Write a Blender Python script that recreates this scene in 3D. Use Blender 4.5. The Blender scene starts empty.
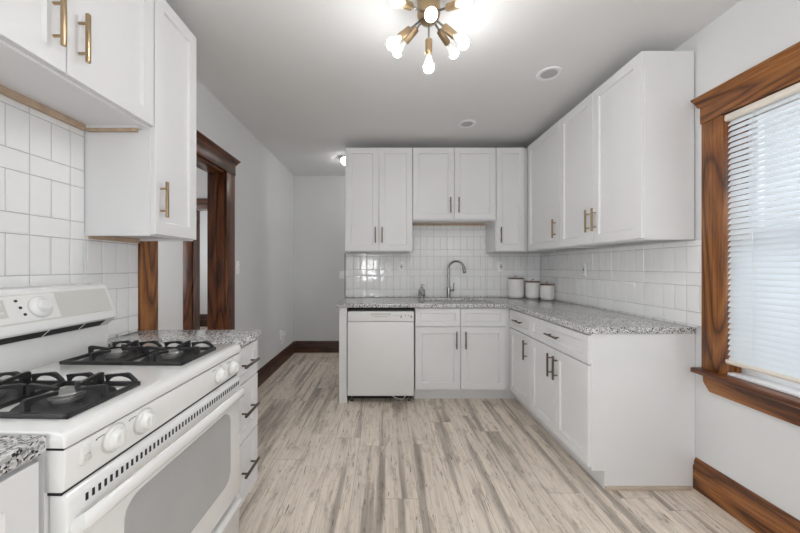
import bpy, bmesh, math, random
from mathutils import Vector, Matrix
random.seed(7)
C = bpy.context.scene.collection
S = bpy.context.scene
PI = math.pi

# ------------------------------------------------------------------ camera, world, light, exposure
cam = bpy.data.cameras.new('camera')
cam.sensor_width = 36.0
cam.lens = 318.0 / 800.0 * 36.0
cam.shift_x = 15.0 / 800.0
cam.clip_start = 0.02
camo = bpy.data.objects.new('camera', cam)
camo.location = (0, 0, 1.263)
camo.rotation_euler = (PI / 2, 0, 0)
C.objects.link(camo)
S.camera = camo

S.view_settings.view_transform = 'Standard'
S.view_settings.look = 'None'
S.view_settings.exposure = 1.50
S.view_settings.gamma = 1.0
S.view_settings.use_curve_mapping = False
S.cycles.max_bounces = 10
S.cycles.diffuse_bounces = 6

w = bpy.data.worlds.new('world')
S.world = w
w.use_nodes = True
w.node_tree.nodes['Background'].inputs[0].default_value = (0.93, 0.97, 1.0, 1)
w.node_tree.nodes['Background'].inputs[1].default_value = 0.33

def area(name, loc, rot, sx, sy, power, col=(1, 1, 1)):
    l = bpy.data.lights.new(name, 'AREA')
    l.shape = 'RECTANGLE'; l.size = sx; l.size_y = sy; l.energy = power; l.color = col
    o = bpy.data.objects.new(name, l); C.objects.link(o)
    o.location = loc; o.rotation_euler = rot
    return o
# daylight by the rear and side windows, plus area lights added as fill
area('daylight_rear', (-0.41, -2.60, 1.20), (PI / 2 + 0.25, 0, 0), 0.52, 0.85, 11)
area('fill_rear_right', (2.02, -1.05, 1.25), (PI / 2, 0, PI / 2), 1.7, 1.4, 13)  # added fill from the right, outside an invented window
area('fill_rear_left', (-1.60, -1.15, 1.25), (PI / 2 + 0.35, 0, -PI / 2), 1.5, 1.4, 28)  # added fill toward the right-hand cabinets, outside an invented window
area('daylight_window', (2.30, 1.1, 1.4), (PI / 2, 0, PI / 2), 1.0, 1.2, 3.5)
area('fill_passage', (1.6, 4.12, 1.5), (PI / 2, 0, PI / 2), 0.7, 1.5, 2.5)  # added fill for the hall walls
area('fill_side_room', (-4.3, 2.9, 1.5), (PI / 2, 0, -PI / 2), 1.6, 1.4, 10)  # light added inside the room, no window there
area('light_far_room', (-4.3, 5.6, 1.6), (PI / 2, 0, -PI / 2), 1.2, 1.4, 6)  # area light standing inside the windowless far room

# ------------------------------------------------------------------ materials
def newmat(name):
    m = bpy.data.materials.new(name); m.use_nodes = True
    nt = m.node_tree
    return m, nt, nt.nodes['Principled BSDF']
def N(nt, t, **kw):
    n = nt.nodes.new(t)
    for k, v in kw.items(): setattr(n, k, v)
    return n
def coords(nt, scale=(1, 1, 1), rot=(0, 0, 0), kind='Object'):
    tc = N(nt, 'ShaderNodeTexCoord'); mp = N(nt, 'ShaderNodeMapping')
    mp.inputs['Scale'].default_value = scale; mp.inputs['Rotation'].default_value = rot
    nt.links.new(tc.outputs[kind], mp.inputs['Vector'])
    return mp.outputs['Vector']
def noise(nt, vec, scale, detail=3, rough=0.55):
    n = N(nt, 'ShaderNodeTexNoise')
    n.inputs['Scale'].default_value = scale; n.inputs['Detail'].default_value = detail
    n.inputs['Roughness'].default_value = rough
    nt.links.new(vec, n.inputs['Vector'])
    return n.outputs['Fac']
def ramp(nt, fac, stops, interp='LINEAR'):
    r = N(nt, 'ShaderNodeValToRGB'); r.color_ramp.interpolation = interp
    e = r.color_ramp.elements
    e[0].position = stops[0][0]; e[0].color = (*stops[0][1], 1)
    e[1].position = stops[1][0]; e[1].color = (*stops[1][1], 1)
    for p, c in stops[2:]:
        x = e.new(p); x.color = (*c, 1)
    nt.links.new(fac, r.inputs['Fac'])
    return r.outputs['Color']
def mix(nt, fac, a, b, mode='MIX'):
    n = N(nt, 'ShaderNodeMix'); n.data_type = 'RGBA'; n.blend_type = mode
    for sock, v in ((n.inputs[0], fac), (n.inputs[6], a), (n.inputs[7], b)):
        if hasattr(v, 'links') or hasattr(v, 'is_linked'): nt.links.new(v, sock)
        elif isinstance(v, tuple): sock.default_value = (*v, 1)
        else: sock.default_value = v
    return n.outputs[2]
def bump(nt, b, h, strength, dist=0.01):
    n = N(nt, 'ShaderNodeBump'); n.inputs['Strength'].default_value = strength
    n.inputs['Distance'].default_value = dist
    nt.links.new(h, n.inputs['Height']); nt.links.new(n.outputs['Normal'], b.inputs['Normal'])
def paint(name, col, rough=0.5, metal=0.0, var=0.03, vscale=6.0, bmp=0.0, bscale=120.0, coat=0.0, spec=0.5):
    m, nt, b = newmat(name)
    v = coords(nt)
    f = noise(nt, v, vscale, 3)
    lo = tuple(c * (1 - var) for c in col); hi = tuple(min(1, c * (1 + var)) for c in col)
    nt.links.new(ramp(nt, f, [(0.3, lo), (0.7, hi)]), b.inputs['Base Color'])
    b.inputs['Roughness'].default_value = rough; b.inputs['Metallic'].default_value = metal
    b.inputs['Coat Weight'].default_value = coat
    b.inputs['Specular IOR Level'].default_value = spec
    if bmp: bump(nt, b, noise(nt, v, bscale, 2), bmp, 0.002)
    return m
def emit(name, col, s):
    m, nt, b = newmat(name)
    b.inputs['Base Color'].default_value = (*col, 1)
    b.inputs['Emission Color'].default_value = (*col, 1); b.inputs['Emission Strength'].default_value = s
    f = noise(nt, coords(nt), 4.0)
    nt.links.new(ramp(nt, f, [(0.0, (0.9, 0.9, 0.9)), (1.0, (1, 1, 1))]), b.inputs['Base Color'])
    return m
def wood(name, dark, mid, light, axis='z', rough=0.36, scale=1.0, coat=0.12):
    m, nt, b = newmat(name)
    def V(a, c): return coords(nt, tuple(s_ * scale for s_ in {'x': (c, a, a), 'y': (a, c, a), 'z': (a, a, c)}[axis]))
    # cathedral figure: iso-lines of a stretched noise
    fig = noise(nt, V(5.5, 0.75), 1.0, 1, 0.4)
    mu = N(nt, 'ShaderNodeMath', operation='MULTIPLY'); mu.inputs[1].default_value = 19.0
    nt.links.new(fig, mu.inputs[0])
    wob = noise(nt, V(40, 4), 1.0, 3, 0.6)
    ad = N(nt, 'ShaderNodeMath', operation='ADD'); nt.links.new(mu.outputs[0], ad.inputs[0]); nt.links.new(wob, ad.inputs[1])
    fr = N(nt, 'ShaderNodeMath', operation='PINGPONG'); fr.inputs[1].default_value = 1.0; nt.links.new(ad.outputs[0], fr.inputs[0])
    c1 = ramp(nt, fr.outputs[0], [(0.0, dark), (1.0, light), (0.30, mid)])
    p = noise(nt, V(170, 5), 1.0, 4, 0.65)
    c3 = mix(nt, 0.65, c1, ramp(nt, p, [(0.38, (0.25, 0.18, 0.14)), (0.55, (1, 1, 1))]), 'MULTIPLY')
    big = noise(nt, V(3.5, 0.8), 1.0, 2)
    c4 = mix(nt, 0.45, c3, ramp(nt, big, [(0.35, (0.45, 0.36, 0.32)), (0.62, (1, 1, 1))]), 'MULTIPLY')
    nt.links.new(c4, b.inputs['Base Color'])
    b.inputs['Roughness'].default_value = rough; b.inputs['Coat Weight'].default_value = coat
    b.inputs['Coat Roughness'].default_value = 0.2
    bump(nt, b, p, 0.10, 0.002)
    return m

M = {}
M['cabinet'] = paint('cabinet_white', (0.755, 0.755, 0.765), 0.38, var=0.01)
M['enamel'] = paint('white_enamel', (0.82, 0.82, 0.815), 0.16, var=0.012, coat=0.4)
M['satin_enamel'] = paint('satin_white_enamel', (0.78, 0.78, 0.78), 0.42, var=0.01)
M['plastic'] = paint('white_plastic', (0.80, 0.80, 0.79), 0.35, var=0.01)
M['plate'] = paint('outlet_plate_white', (0.90, 0.90, 0.89), 0.3, var=0.005)
M['cream'] = paint('cream_plastic', (0.80, 0.74, 0.66), 0.4, var=0.02)
M['vinyl'] = paint('white_vinyl', (0.85, 0.86, 0.88), 0.3, var=0.01)
M['panel_grey'] = paint('control_panel_grey', (0.62, 0.62, 0.59), 0.35, var=0.02)
M['wall'] = paint('wall_grey_paint', (0.66, 0.665, 0.67), 0.75, var=0.02, vscale=2, bmp=0.15, bscale=160)
M['wall_light'] = paint('wall_pale_paint', (0.68, 0.685, 0.69), 0.75, var=0.02, vscale=2, bmp=0.15, bscale=160)
M['ceiling'] = paint('ceiling_paint', (0.76, 0.76, 0.76), 0.8, var=0.015, vscale=2, bmp=0.2, bscale=90)
M['tile'] = paint('glazed_white_tile', (0.84, 0.84, 0.845), 0.08, var=0.015, vscale=9, bmp=0.10, bscale=14)
M['grout'] = paint('grey_grout', (0.40, 0.40, 0.40), 0.85, var=0.05)
M['iron'] = paint('black_cast_iron', (0.022, 0.022, 0.023), 0.42, var=0.3, vscale=40, bmp=0.3, bscale=200)
M['black'] = paint('matte_black', (0.012, 0.012, 0.012), 0.6, var=0.2)
M['alu'] = paint('burner_aluminium', (0.33, 0.325, 0.32), 0.4, 0.7, var=0.1, vscale=30)
M['glass_oven'] = paint('oven_window_grey', (0.44, 0.445, 0.45), 0.12, var=0.05, vscale=3, coat=0.5)
M['gold'] = paint('brushed_gold', (0.44, 0.325, 0.20), 0.32, 1.0, var=0.08, vscale=60)
M['bronze'] = paint('champagne_bronze', (0.16, 0.13, 0.105), 0.34, 1.0, var=0.1, vscale=60)
M['brass'] = paint('aged_brass', (0.42, 0.31, 0.19), 0.28, 1.0, var=0.06, vscale=20)
M['steel'] = paint('brushed_steel', (0.36, 0.355, 0.35), 0.25, 1.0, var=0.05, vscale=40)
M['chrome'] = paint('chrome', (0.8, 0.8, 0.8), 0.08, 1.0, var=0.02)
M['ceramic'] = paint('matte_white_ceramic', (0.80, 0.79, 0.775), 0.45, var=0.02)
M['lidwood'] = wood('acacia_lid', (0.10, 0.055, 0.035), (0.20, 0.12, 0.075), (0.30, 0.19, 0.125), 'x', 0.45, coat=0.0)
M['rawwood'] = paint('raw_plywood_edge', (0.50, 0.37, 0.265), 0.7, var=0.14, vscale=22)
M['shoewood'] = paint('pale_shoe_moulding', (0.52, 0.43, 0.35), 0.6, var=0.12, vscale=14)
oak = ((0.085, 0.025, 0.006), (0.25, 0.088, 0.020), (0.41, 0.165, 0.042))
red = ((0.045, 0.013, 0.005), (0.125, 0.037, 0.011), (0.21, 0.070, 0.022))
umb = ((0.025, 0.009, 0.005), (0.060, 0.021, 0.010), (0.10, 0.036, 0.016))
M['oak_z'] = wood('varnished_oak_upright', *oak, 'z')
M['oak_y'] = wood('varnished_oak_level', *oak, 'y')
M['red_z'] = wood('dark_varnished_wood_upright', *red, 'z')
M['red_y'] = wood('dark_varnished_wood_level', *red, 'y')
M['red_x'] = wood('dark_varnished_wood_across', *red, 'x')
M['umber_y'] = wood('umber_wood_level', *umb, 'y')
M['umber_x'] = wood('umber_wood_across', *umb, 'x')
M['bulb'] = emit('lit_bulb', (1.0, 0.99, 0.975), 42.0)
M['bulb_neck'] = paint('bulb_collar', (0.8, 0.8, 0.78), 0.4)
M['lens'] = paint('recessed_lens', (0.50, 0.50, 0.50), 0.5)
M['halllamp'] = emit('hall_lamp_glass', (1.0, 0.98, 0.95), 7.5)

def granite():
    m, nt, b = newmat('speckled_granite')
    v = coords(nt)
    vo = N(nt, 'ShaderNodeTexVoronoi'); vo.inputs['Scale'].default_value = 190
    wn = noise(nt, v, 30, 2)
    va = N(nt, 'ShaderNodeVectorMath', operation='ADD')
    sc = N(nt, 'ShaderNodeVectorMath', operation='SCALE'); sc.inputs['Scale'].default_value = 0.012
    cn = N(nt, 'ShaderNodeTexNoise'); cn.inputs['Scale'].default_value = 70
    nt.links.new(v, cn.inputs['Vector'])
    nt.links.new(cn.outputs['Color'], sc.inputs[0]); nt.links.new(v, va.inputs[0]); nt.links.new(sc.outputs[0], va.inputs[1])
    nt.links.new(va.outputs[0], vo.inputs['Vector'])
    sep = N(nt, 'ShaderNodeSeparateColor'); nt.links.new(vo.outputs['Color'], sep.inputs[0])
    c = ramp(nt, sep.outputs[0], [(0.0, (0.03, 0.03, 0.032)), (0.13, (0.24, 0.24, 0.24)), (0.30, (0.46, 0.46, 0.46)), (0.50, (0.64, 0.635, 0.63)), (0.76, (0.78, 0.775, 0.77))], 'CONSTANT')
    big = noise(nt, v, 9, 3)
    c2 = mix(nt, 0.3, c, ramp(nt, big, [(0.35, (0.6, 0.6, 0.6)), (0.65, (1, 1, 1))]), 'MULTIPLY')
    nt.links.new(c2, b.inputs['Base Color'])
    b.inputs['Roughness'].default_value = 0.12
    return m
M['granite'] = granite()

def vinyl_floor():
    m, nt, b = newmat('weathered_plank_floor')
    t0 = N(nt, 'ShaderNodeTexCoord'); sx = N(nt, 'ShaderNodeSeparateXYZ'); nt.links.new(t0.outputs['Object'], sx.inputs[0])
    dv_ = N(nt, 'ShaderNodeMath', operation='DIVIDE'); dv_.inputs[1].default_value = 0.182; nt.links.new(sx.outputs[0], dv_.inputs[0])
    fl = N(nt, 'ShaderNodeMath', operation='FLOOR'); nt.links.new(dv_.outputs[0], fl.inputs[0])
    wn = N(nt, 'ShaderNodeTexWhiteNoise'); wn.noise_dimensions = '1D'; nt.links.new(fl.outputs[0], wn.inputs['W'])
    ma = N(nt, 'ShaderNodeMath', operation='MULTIPLY_ADD'); ma.inputs[1].default_value = 1.22
    nt.links.new(wn.outputs['Value'], ma.inputs[0]); nt.links.new(sx.outputs[1], ma.inputs[2])
    cb = N(nt, 'ShaderNodeCombineXYZ'); nt.links.new(ma.outputs[0], cb.inputs[0]); nt.links.new(sx.outputs[0], cb.inputs[1])
    v = cb.outputs[0]
    br = N(nt, 'ShaderNodeTexBrick'); br.offset = 0.0
    br.inputs['Scale'].default_value = 1.0
    br.inputs['Brick Width'].default_value = 1.22; br.inputs['Row Height'].default_value = 0.182
    br.inputs['Mortar Size'].default_value = 0.0012; br.inputs['Mortar Smooth'].default_value = 0.2
    br.inputs['Color1'].default_value = (0, 0, 0, 1); br.inputs['Color2'].default_value = (1, 1, 1, 1)
    br.inputs['Mortar'].default_value = (0.5, 0.5, 0.5, 1)
    nt.links.new(v, br.inputs['Vector'])
    sep = N(nt, 'ShaderNodeSeparateColor'); nt.links.new(br.outputs['Color'], sep.inputs[0])
    # every plank shifts the grain so that streaks break at the seams
    tc = N(nt, 'ShaderNodeTexCoord'); off = N(nt, 'ShaderNodeCombineXYZ')
    mul = N(nt, 'ShaderNodeMath', operation='MULTIPLY'); mul.inputs[1].default_value = 17.3
    nt.links.new(sep.outputs[0], mul.inputs[0]); nt.links.new(mul.outputs[0], off.inputs[0]); nt.links.new(mul.outputs[0], off.inputs[1])
    add = N(nt, 'ShaderNodeVectorMath', operation='ADD'); nt.links.new(tc.outputs['Object'], add.inputs[0]); nt.links.new(off.outputs[0], add.inputs[1])
    def mp(s):
        q = N(nt, 'ShaderNodeMapping'); q.inputs['Scale'].default_value = s
        nt.links.new(add.outputs[0], q.inputs['Vector']); return q.outputs['Vector']
    broad = noise(nt, mp((13, 0.65, 1)), 1.0, 3, 0.55)
    mott = noise(nt, mp((24, 6.0, 1)), 1.0, 5, 0.7)
    fine = noise(nt, mp((110, 4, 1)), 1.0, 4, 0.65)
    crack = noise(nt, mp((70, 9, 1)), 1.0, 3, 0.6)
    c = ramp(nt, broad, [(0.30, (0.38, 0.325, 0.275)), (0.40, (0.56, 0.49, 0.42)), (0.47, (0.86, 0.765, 0.665)), (0.75, (0.93, 0.84, 0.735))])
    c = mix(nt, 0.50, c, ramp(nt, fine, [(0.36, (0.55, 0.51, 0.47)), (0.56, (1, 1, 1))]), 'MULTIPLY')
    c = mix(nt, 0.62, c, ramp(nt, mott, [(0.34, (0.42, 0.37, 0.32)), (0.47, (1, 1, 1))]), 'MULTIPLY')
    c = mix(nt, 0.85, c, ramp(nt, crack, [(0.32, (0.26, 0.22, 0.185)), (0.365, (1, 1, 1))]), 'MULTIPLY')
    tone = ramp(nt, sep.outputs[0], [(0.0, (0.88, 0.875, 0.87)), (1.0, (1.0, 1.0, 1.0))])
    c = mix(nt, 1.0, c, tone, 'MULTIPLY')
    c = mix(nt, br.outputs['Fac'], c, (0.33, 0.28, 0.235))
    nt.links.new(c, b.inputs['Base Color'])
    b.inputs['Roughness'].default_value = 0.36
    bump(nt, b, fine, 0.08, 0.002)
    return m
M['floor'] = vinyl_floor()

def slat_mat():
    m, nt, b = newmat('blind_slat')
    b.inputs['Base Color'].default_value = (0.86, 0.88, 0.90, 1)
    b.inputs['Roughness'].default_value = 0.4
    tr = N(nt, 'ShaderNodeBsdfTranslucent'); tr.inputs['Color'].default_value = (0.78, 0.86, 0.92, 1)
    mx = N(nt, 'ShaderNodeMixShader'); mx.inputs[0].default_value = 0.28
    f = noise(nt, coords(nt), 5.0)
    nt.links.new(ramp(nt, f, [(0.3, (0.84, 0.86, 0.88)), (0.7, (0.88, 0.90, 0.92))]), b.inputs['Base Color'])
    nt.links.new(b.outputs[0], mx.inputs[1]); nt.links.new(tr.outputs[0], mx.inputs[2])
    nt.links.new(mx.outputs[0], nt.nodes['Material Output'].inputs['Surface'])
    return m
M['slat'] = slat_mat()
def glass_mat(name, tint=(1, 1, 1), rough=0.0):
    m, nt, b = newmat(name)
    b.inputs['Base Color'].default_value = (*tint, 1); b.inputs['Roughness'].default_value = rough
    b.inputs['Transmission Weight'].default_value = 1.0; b.inputs['IOR'].default_value = 1.45
    gl = N(nt, 'ShaderNodeBsdfGlossy'); gl.inputs['Roughness'].default_value = 0.0
    tp = N(nt, 'ShaderNodeBsdfTransparent'); tp.inputs['Color'].default_value = (*tint, 1)
    mx = N(nt, 'ShaderNodeMixShader'); mx.inputs[0].default_value = 0.05
    nt.links.new(tp.outputs[0], mx.inputs[1]); nt.links.new(gl.outputs[0], mx.inputs[2])
    nt.links.new(mx.outputs[0], nt.nodes['Material Output'].inputs['Surface'])
    return m
M['glass'] = glass_mat('window_glass', (0.97, 0.98, 0.98))
def soap_mat():
    m, nt, b = newmat('patterned_soap_bottle')
    vo = N(nt, 'ShaderNodeTexVoronoi'); vo.inputs['Scale'].default_value = 60; vo.feature = 'DISTANCE_TO_EDGE'
    nt.links.new(coords(nt), vo.inputs['Vector'])
    nt.links.new(ramp(nt, vo.outputs['Distance'], [(0.05, (0.06, 0.06, 0.06)), (0.14, (0.62, 0.62, 0.60))]), b.inputs['Base Color'])
    b.inputs['Roughness'].default_value = 0.15
    return m
M['soap'] = soap_mat()

# ------------------------------------------------------------------ mesh helpers
class MB:
    def __init__(s): s.bm = bmesh.new()
    def _bev(s, verts, bev, seg=2):
        if bev <= 0: return
        es = list({e for v in verts for e in v.link_edges})
        bmesh.ops.bevel(s.bm, geom=es, offset=bev, segments=seg, profile=0.5, affect='EDGES', clamp_overlap=True)
    def box(s, x0, x1, y0, y1, z0, z1, bev=0.0, seg=2):
        x0, x1 = min(x0, x1), max(x0, x1); y0, y1 = min(y0, y1), max(y0, y1); z0, z1 = min(z0, z1), max(z0, z1)
        r = bmesh.ops.create_cube(s.bm, size=1.0)
        for v in r['verts']:
            v.co = ((x0 + x1) / 2 + v.co.x * (x1 - x0), (y0 + y1) / 2 + v.co.y * (y1 - y0), (z0 + z1) / 2 + v.co.z * (z1 - z0))
        s._bev(r['verts'], bev, seg); return s
    def prism(s, pts, axis, a0, a1, bev=0.0, seg=2):
        def P(p, a):
            return {'x': (a, p[0], p[1]), 'y': (p[0], a, p[1]), 'z': (p[0], p[1], a)}[axis]
        A = [s.bm.verts.new(P(p, a0)) for p in pts]; B = [s.bm.verts.new(P(p, a1)) for p in pts]
        n = len(pts)
        fs = [s.bm.faces.new(A), s.bm.faces.new(B[::-1])]
        for i in range(n):
            fs.append(s.bm.faces.new((A[i], A[(i + 1) % n], B[(i + 1) % n], B[i])))
        bmesh.ops.recalc_face_normals(s.bm, faces=fs)
        s._bev(A + B, bev, seg); return s
    def tube(s, pts, r, seg=10, caps=True):
        pts = [Vector(p) for p in pts]; n = len(pts)
        rs = r if isinstance(r, (list, tuple)) else [r] * n
        rings = []; up = None
        for i, p in enumerate(pts):
            d = (pts[min(i + 1, n - 1)] - pts[max(i - 1, 0)]).normalized()
            if up is None:
                up = Vector((0, 0, 1)) if abs(d.z) < 0.9 else Vector((1, 0, 0))
            a = d.cross(up).normalized(); up = a.cross(d).normalized()
            rings.append([s.bm.verts.new(p + (a * math.cos(2 * PI * k / seg) + up * math.sin(2 * PI * k / seg)) * rs[i]) for k in range(seg)])
        fs = []
        for i in range(n - 1):
            for k in range(seg):
                fs.append(s.bm.faces.new((rings[i][k], rings[i][(k + 1) % seg], rings[i + 1][(k + 1) % seg], rings[i + 1][k])))
        if caps: fs += [s.bm.faces.new(rings[0][::-1]), s.bm.faces.new(rings[-1])]
        bmesh.ops.recalc_face_normals(s.bm, faces=fs); return s
    def lathe(s, prof, origin=(0, 0, 0), direction=(0, 0, 1), seg=32):
        d = Vector(direction).normalized(); q = Vector((0, 0, 1)).rotation_difference(d); o = Vector(origin)
        rings = []; fs = []
        for r, z in prof:
            if r < 1e-6: rings.append([s.bm.verts.new(o + q @ Vector((0, 0, z)))])
            else: rings.append([s.bm.verts.new(o + q @ Vector((r * math.cos(2 * PI * k / seg), r * math.sin(2 * PI * k / seg), z))) for k in range(seg)])
        for A, B in zip(rings, rings[1:]):
            for k in range(seg):
                k2 = (k + 1) % seg
                if len(A) == 1 and len(B) == 1: continue
                if len(A) == 1: fs.append(s.bm.faces.new((A[0], B[k], B[k2])))
                elif len(B) == 1: fs.append(s.bm.faces.new((A[k], A[k2], B[0])))
                else: fs.append(s.bm.faces.new((A[k], A[k2], B[k2], B[k])))
        bmesh.ops.recalc_face_normals(s.bm, faces=fs); return s
    def cells(s, xs, ys, keep, z0, z1, bev=0.0):
        V = {}
        def gv(i, j, z):
            k = (i, j, z)
            if k not in V: V[k] = s.bm.verts.new((xs[i], ys[j], z))
            return V[k]
        fs = []
        for i in range(len(xs) - 1):
            for j in range(len(ys) - 1):
                if not keep(i, j): continue
                fs.append(s.bm.faces.new((gv(i, j, z1), gv(i + 1, j, z1), gv(i + 1, j + 1, z1), gv(i, j + 1, z1))))
                fs.append(s.bm.faces.new((gv(i, j, z0), gv(i, j + 1, z0), gv(i + 1, j + 1, z0), gv(i + 1, j, z0))))
                for di, dj, a, b_ in ((-1, 0, (i, j + 1), (i, j)), (1, 0, (i + 1, j), (i + 1, j + 1)), (0, -1, (i, j), (i + 1, j)), (0, 1, (i + 1, j + 1), (i, j + 1))):
                    ii, jj = i + di, j + dj
                    if 0 <= ii < len(xs) - 1 and 0 <= jj < len(ys) - 1 and keep(ii, jj): continue
                    fs.append(s.bm.faces.new((gv(*a, z0), gv(*b_, z0), gv(*b_, z1), gv(*a, z1))))
        bmesh.ops.recalc_face_normals(s.bm, faces=fs)
        if bev:
            s.bm.normal_update()
            es = [e for e in s.bm.edges if len(e.link_faces) == 2 and e.calc_face_angle(0) > 0.5]
            bmesh.ops.bevel(s.bm, geom=es, offset=bev, segments=3, profile=0.5, affect='EDGES', clamp_overlap=True)
        return s
    def shaker(s, x0, x1, z0, z1, yb=0.0, t=0.02, stile=0.058, rec=0.010, inset=True):
        """a door or drawer front facing -y, back at yb"""
        yf = yb - t; c = 0.0016
        def ring(a, y): return [s.bm.verts.new(p) for p in ((x0 + a, y, z0 + a), (x1 - a, y, z0 + a), (x1 - a, y, z1 - a), (x0 + a, y, z1 - a))]
        R = [ring(0, yb), ring(0, yf + c), ring(c, yf)]
        if inset: R += [ring(stile, yf), ring(stile + 0.0055, yf + rec)]
        fs = [s.bm.faces.new(R[0])]
        for A, B in zip(R, R[1:]):
            for k in range(4): fs.append(s.bm.faces.new((A[k], A[(k + 1) % 4], B[(k + 1) % 4], B[k])))
        fs.append(s.bm.faces.new(R[-1]))
        bmesh.ops.recalc_face_normals(s.bm, faces=fs); return s
    def xf(s, mat):
        bmesh.ops.transform(s.bm, matrix=mat, verts=s.bm.verts); return s
    def build(s, name, mat, parent=None, smooth=True):
        me = bpy.data.meshes.new(name); s.bm.to_mesh(me); s.bm.free()
        o = bpy.data.objects.new(name, me); C.objects.link(o); me.materials.append(mat)
        if smooth and len(me.polygons):
            me.polygons.foreach_set('use_smooth', [True] * len(me.polygons))
            me.set_sharp_from_angle(angle=math.radians(34))
        if parent: o.parent = parent
        return o

def tag(o, label=None, cat=None, group=None, kind=None):
    for k, v in (('label', label), ('category', cat), ('group', group), ('kind', kind)):
        if v: o[k] = v
    return o
def thing(name, label, cat, loc=(0, 0, 0), rz=0.0, group=None):
    o = bpy.data.objects.new(name, None); C.objects.link(o)
    o.empty_display_size = 0.1; o.location = loc; o.rotation_euler = (0, 0, rz)
    return tag(o, label, cat, group)
def struct(o, label=None): return tag(o, label, None, None, 'structure')
def copy_tree(o, parent=None):
    c = o.copy(); C.objects.link(c)
    if parent: c.parent = parent
    for ch in list(o.children): copy_tree(ch, c)
    return c

# ------------------------------------------------------------------ room dimensions (metres; camera at x=0, y=0)
XL, XR, YB, YH, YR, ZC = -1.32, 1.76, 3.595, 4.61, -2.4, 2.58
PX = -0.45           # free end of the partition wall that carries the sink run
T = 0.15
TL = 0.125
# door opening in the left wall, window opening in the right wall
DY0, DY1, DZ = 1.817, 2.610, 2.045
WY0, WY1, WZ0, WZ1 = 0.72, 1.642, 0.705, 2.045

struct(MB().box(-4.6, XR + T, YR - T, 8.2, -0.1, 0.0).build('floor', M['floor'], smooth=False), 'weathered grey-beige plank floor')
struct(MB().box(-4.6, XR + T, YR - T, 8.2, ZC, ZC + 0.1).build('ceiling', M['ceiling'], smooth=False), 'flat pale grey ceiling')

b = MB()
LY0, LY1, LZ0, LZ1 = -1.9, -0.4, 0.75, 2.15
b.box(XL - TL, XL, YR, LY0, 0, ZC).box(XL - TL, XL, LY1, DY0, 0, ZC).box(XL - TL, XL, LY0, LY1, 0, LZ0).box(XL - TL, XL, LY0, LY1, LZ1, ZC).box(XL - TL, XL, DY0, DY1, DZ, ZC).box(XL - TL, XL, DY1, YH + T, 0, ZC)
struct(b.build('wall_left', M['wall'], smooth=False), 'grey wall with the wood-cased doorway')
b = MB()
QY0, QY1, QZ0, QZ1 = -1.9, -0.2, 0.75, 2.15
b.box(XR, XR + T, YR, QY0, 0, ZC).box(XR, XR + T, QY1, WY0, 0, ZC).box(XR, XR + T, QY0, QY1, 0, QZ0).box(XR, XR + T, QY0, QY1, QZ1, ZC).box(XR, XR + T, WY1, YH + T, 0, ZC).box(XR, XR + T, WY0, WY1, 0, WZ0).box(XR, XR + T, WY0, WY1, WZ1, ZC)
struct(b.build('wall_right', M['wall_light'], smooth=False), 'pale wall around the window with blinds')
struct(MB().box(PX, XR, YB, YB + 0.12, 0, ZC).build('wall_back', M['wall'], smooth=False), 'wall behind the sink run')
struct(MB().box(XL, XR, YH, YH + T, 0, ZC).build('wall_hall', M['wall'], smooth=False), 'grey wall at the end of the passage')
# rear wall with a window of two by two panes
RX0, RX1, RZ0, RZ1 = -0.70, -0.12, 0.90, 1.80
b = MB()
b.box(XL, RX0, YR - T, YR, 0, ZC).box(RX1, XR, YR - T, YR, 0, ZC).box(RX0, RX1, YR - T, YR, 0, RZ0).box(RX0, RX1, YR - T, YR, RZ1, ZC)
struct(b.build('wall_rear', M['wall_light'], smooth=False), 'pale wall with a window behind the viewer')
# next rooms seen through the doorway
FY = 4.33
fx0, fx1, fz = -2.625, -1.80, 2.045
b = MB()
b.box(-4.6, fx0, FY, FY + T, 0, ZC).box(fx1, XL - TL, FY, FY + T, 0, ZC).box(fx0, fx1, FY, FY + T, fz, ZC)
struct(b.build('wall_side_room', M['wall_light'], smooth=False), 'pale wall of the next room')
struct(MB().box(-4.6, -4.5, 0.2, 8.2, 0, ZC).build('wall_side_room_far', M['wall'], smooth=False))
struct(MB().box(-4.6, XL - TL, 0.1, 0.2, 0, ZC).build('wall_side_room_near', M['wall'], smooth=False))
struct(MB().box(-4.6, XL, 6.7, 6.8, 0, ZC).build('wall_far_room', M['wall_light'], smooth=False))

def moulded_base(axis, a0, a1, wallpos, sgn, h, mat, name, label):
    """baseboard with a stepped cap; sgn = direction out of the wall"""
    p = [(0, 0), (0.020, 0), (0.020, h - 0.045), (0.014, h - 0.036), (0.014, h - 0.018), (0.008, h - 0.006), (0.006, h), (0, h)]
    pts = [(wallpos + sgn * u, v) for u, v in p]
    o = MB().prism(pts, 'y' if axis == 'y' else 'x', a0, a1).build(name, mat)
    struct(o, label); return o
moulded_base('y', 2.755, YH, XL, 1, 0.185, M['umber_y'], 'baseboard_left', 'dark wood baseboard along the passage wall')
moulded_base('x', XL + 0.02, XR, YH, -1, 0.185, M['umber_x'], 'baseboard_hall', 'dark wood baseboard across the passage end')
moulded_base('y', YR, 1.797, XR, -1, 0.185, M['oak_y'], 'baseboard_right', 'tall brown oak baseboard below the window')
moulded_base('x', -4.5, XL - T, 6.7, -1, 0.26, M['umber_x'], 'baseboard_far_room', 'dark baseboard glimpsed in the far room')
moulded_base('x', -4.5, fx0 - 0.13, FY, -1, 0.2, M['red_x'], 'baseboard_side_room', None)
struct(MB().prism([(XL + 0.02, 0), (XL + 0.038, 0), (XL + 0.034, 0.012), (XL + 0.02, 0.018)], 'y', 2.755, YH - 0.02).build('trim_1', M['shoewood']), 'pale shoe moulding along the passage wall')
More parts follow.
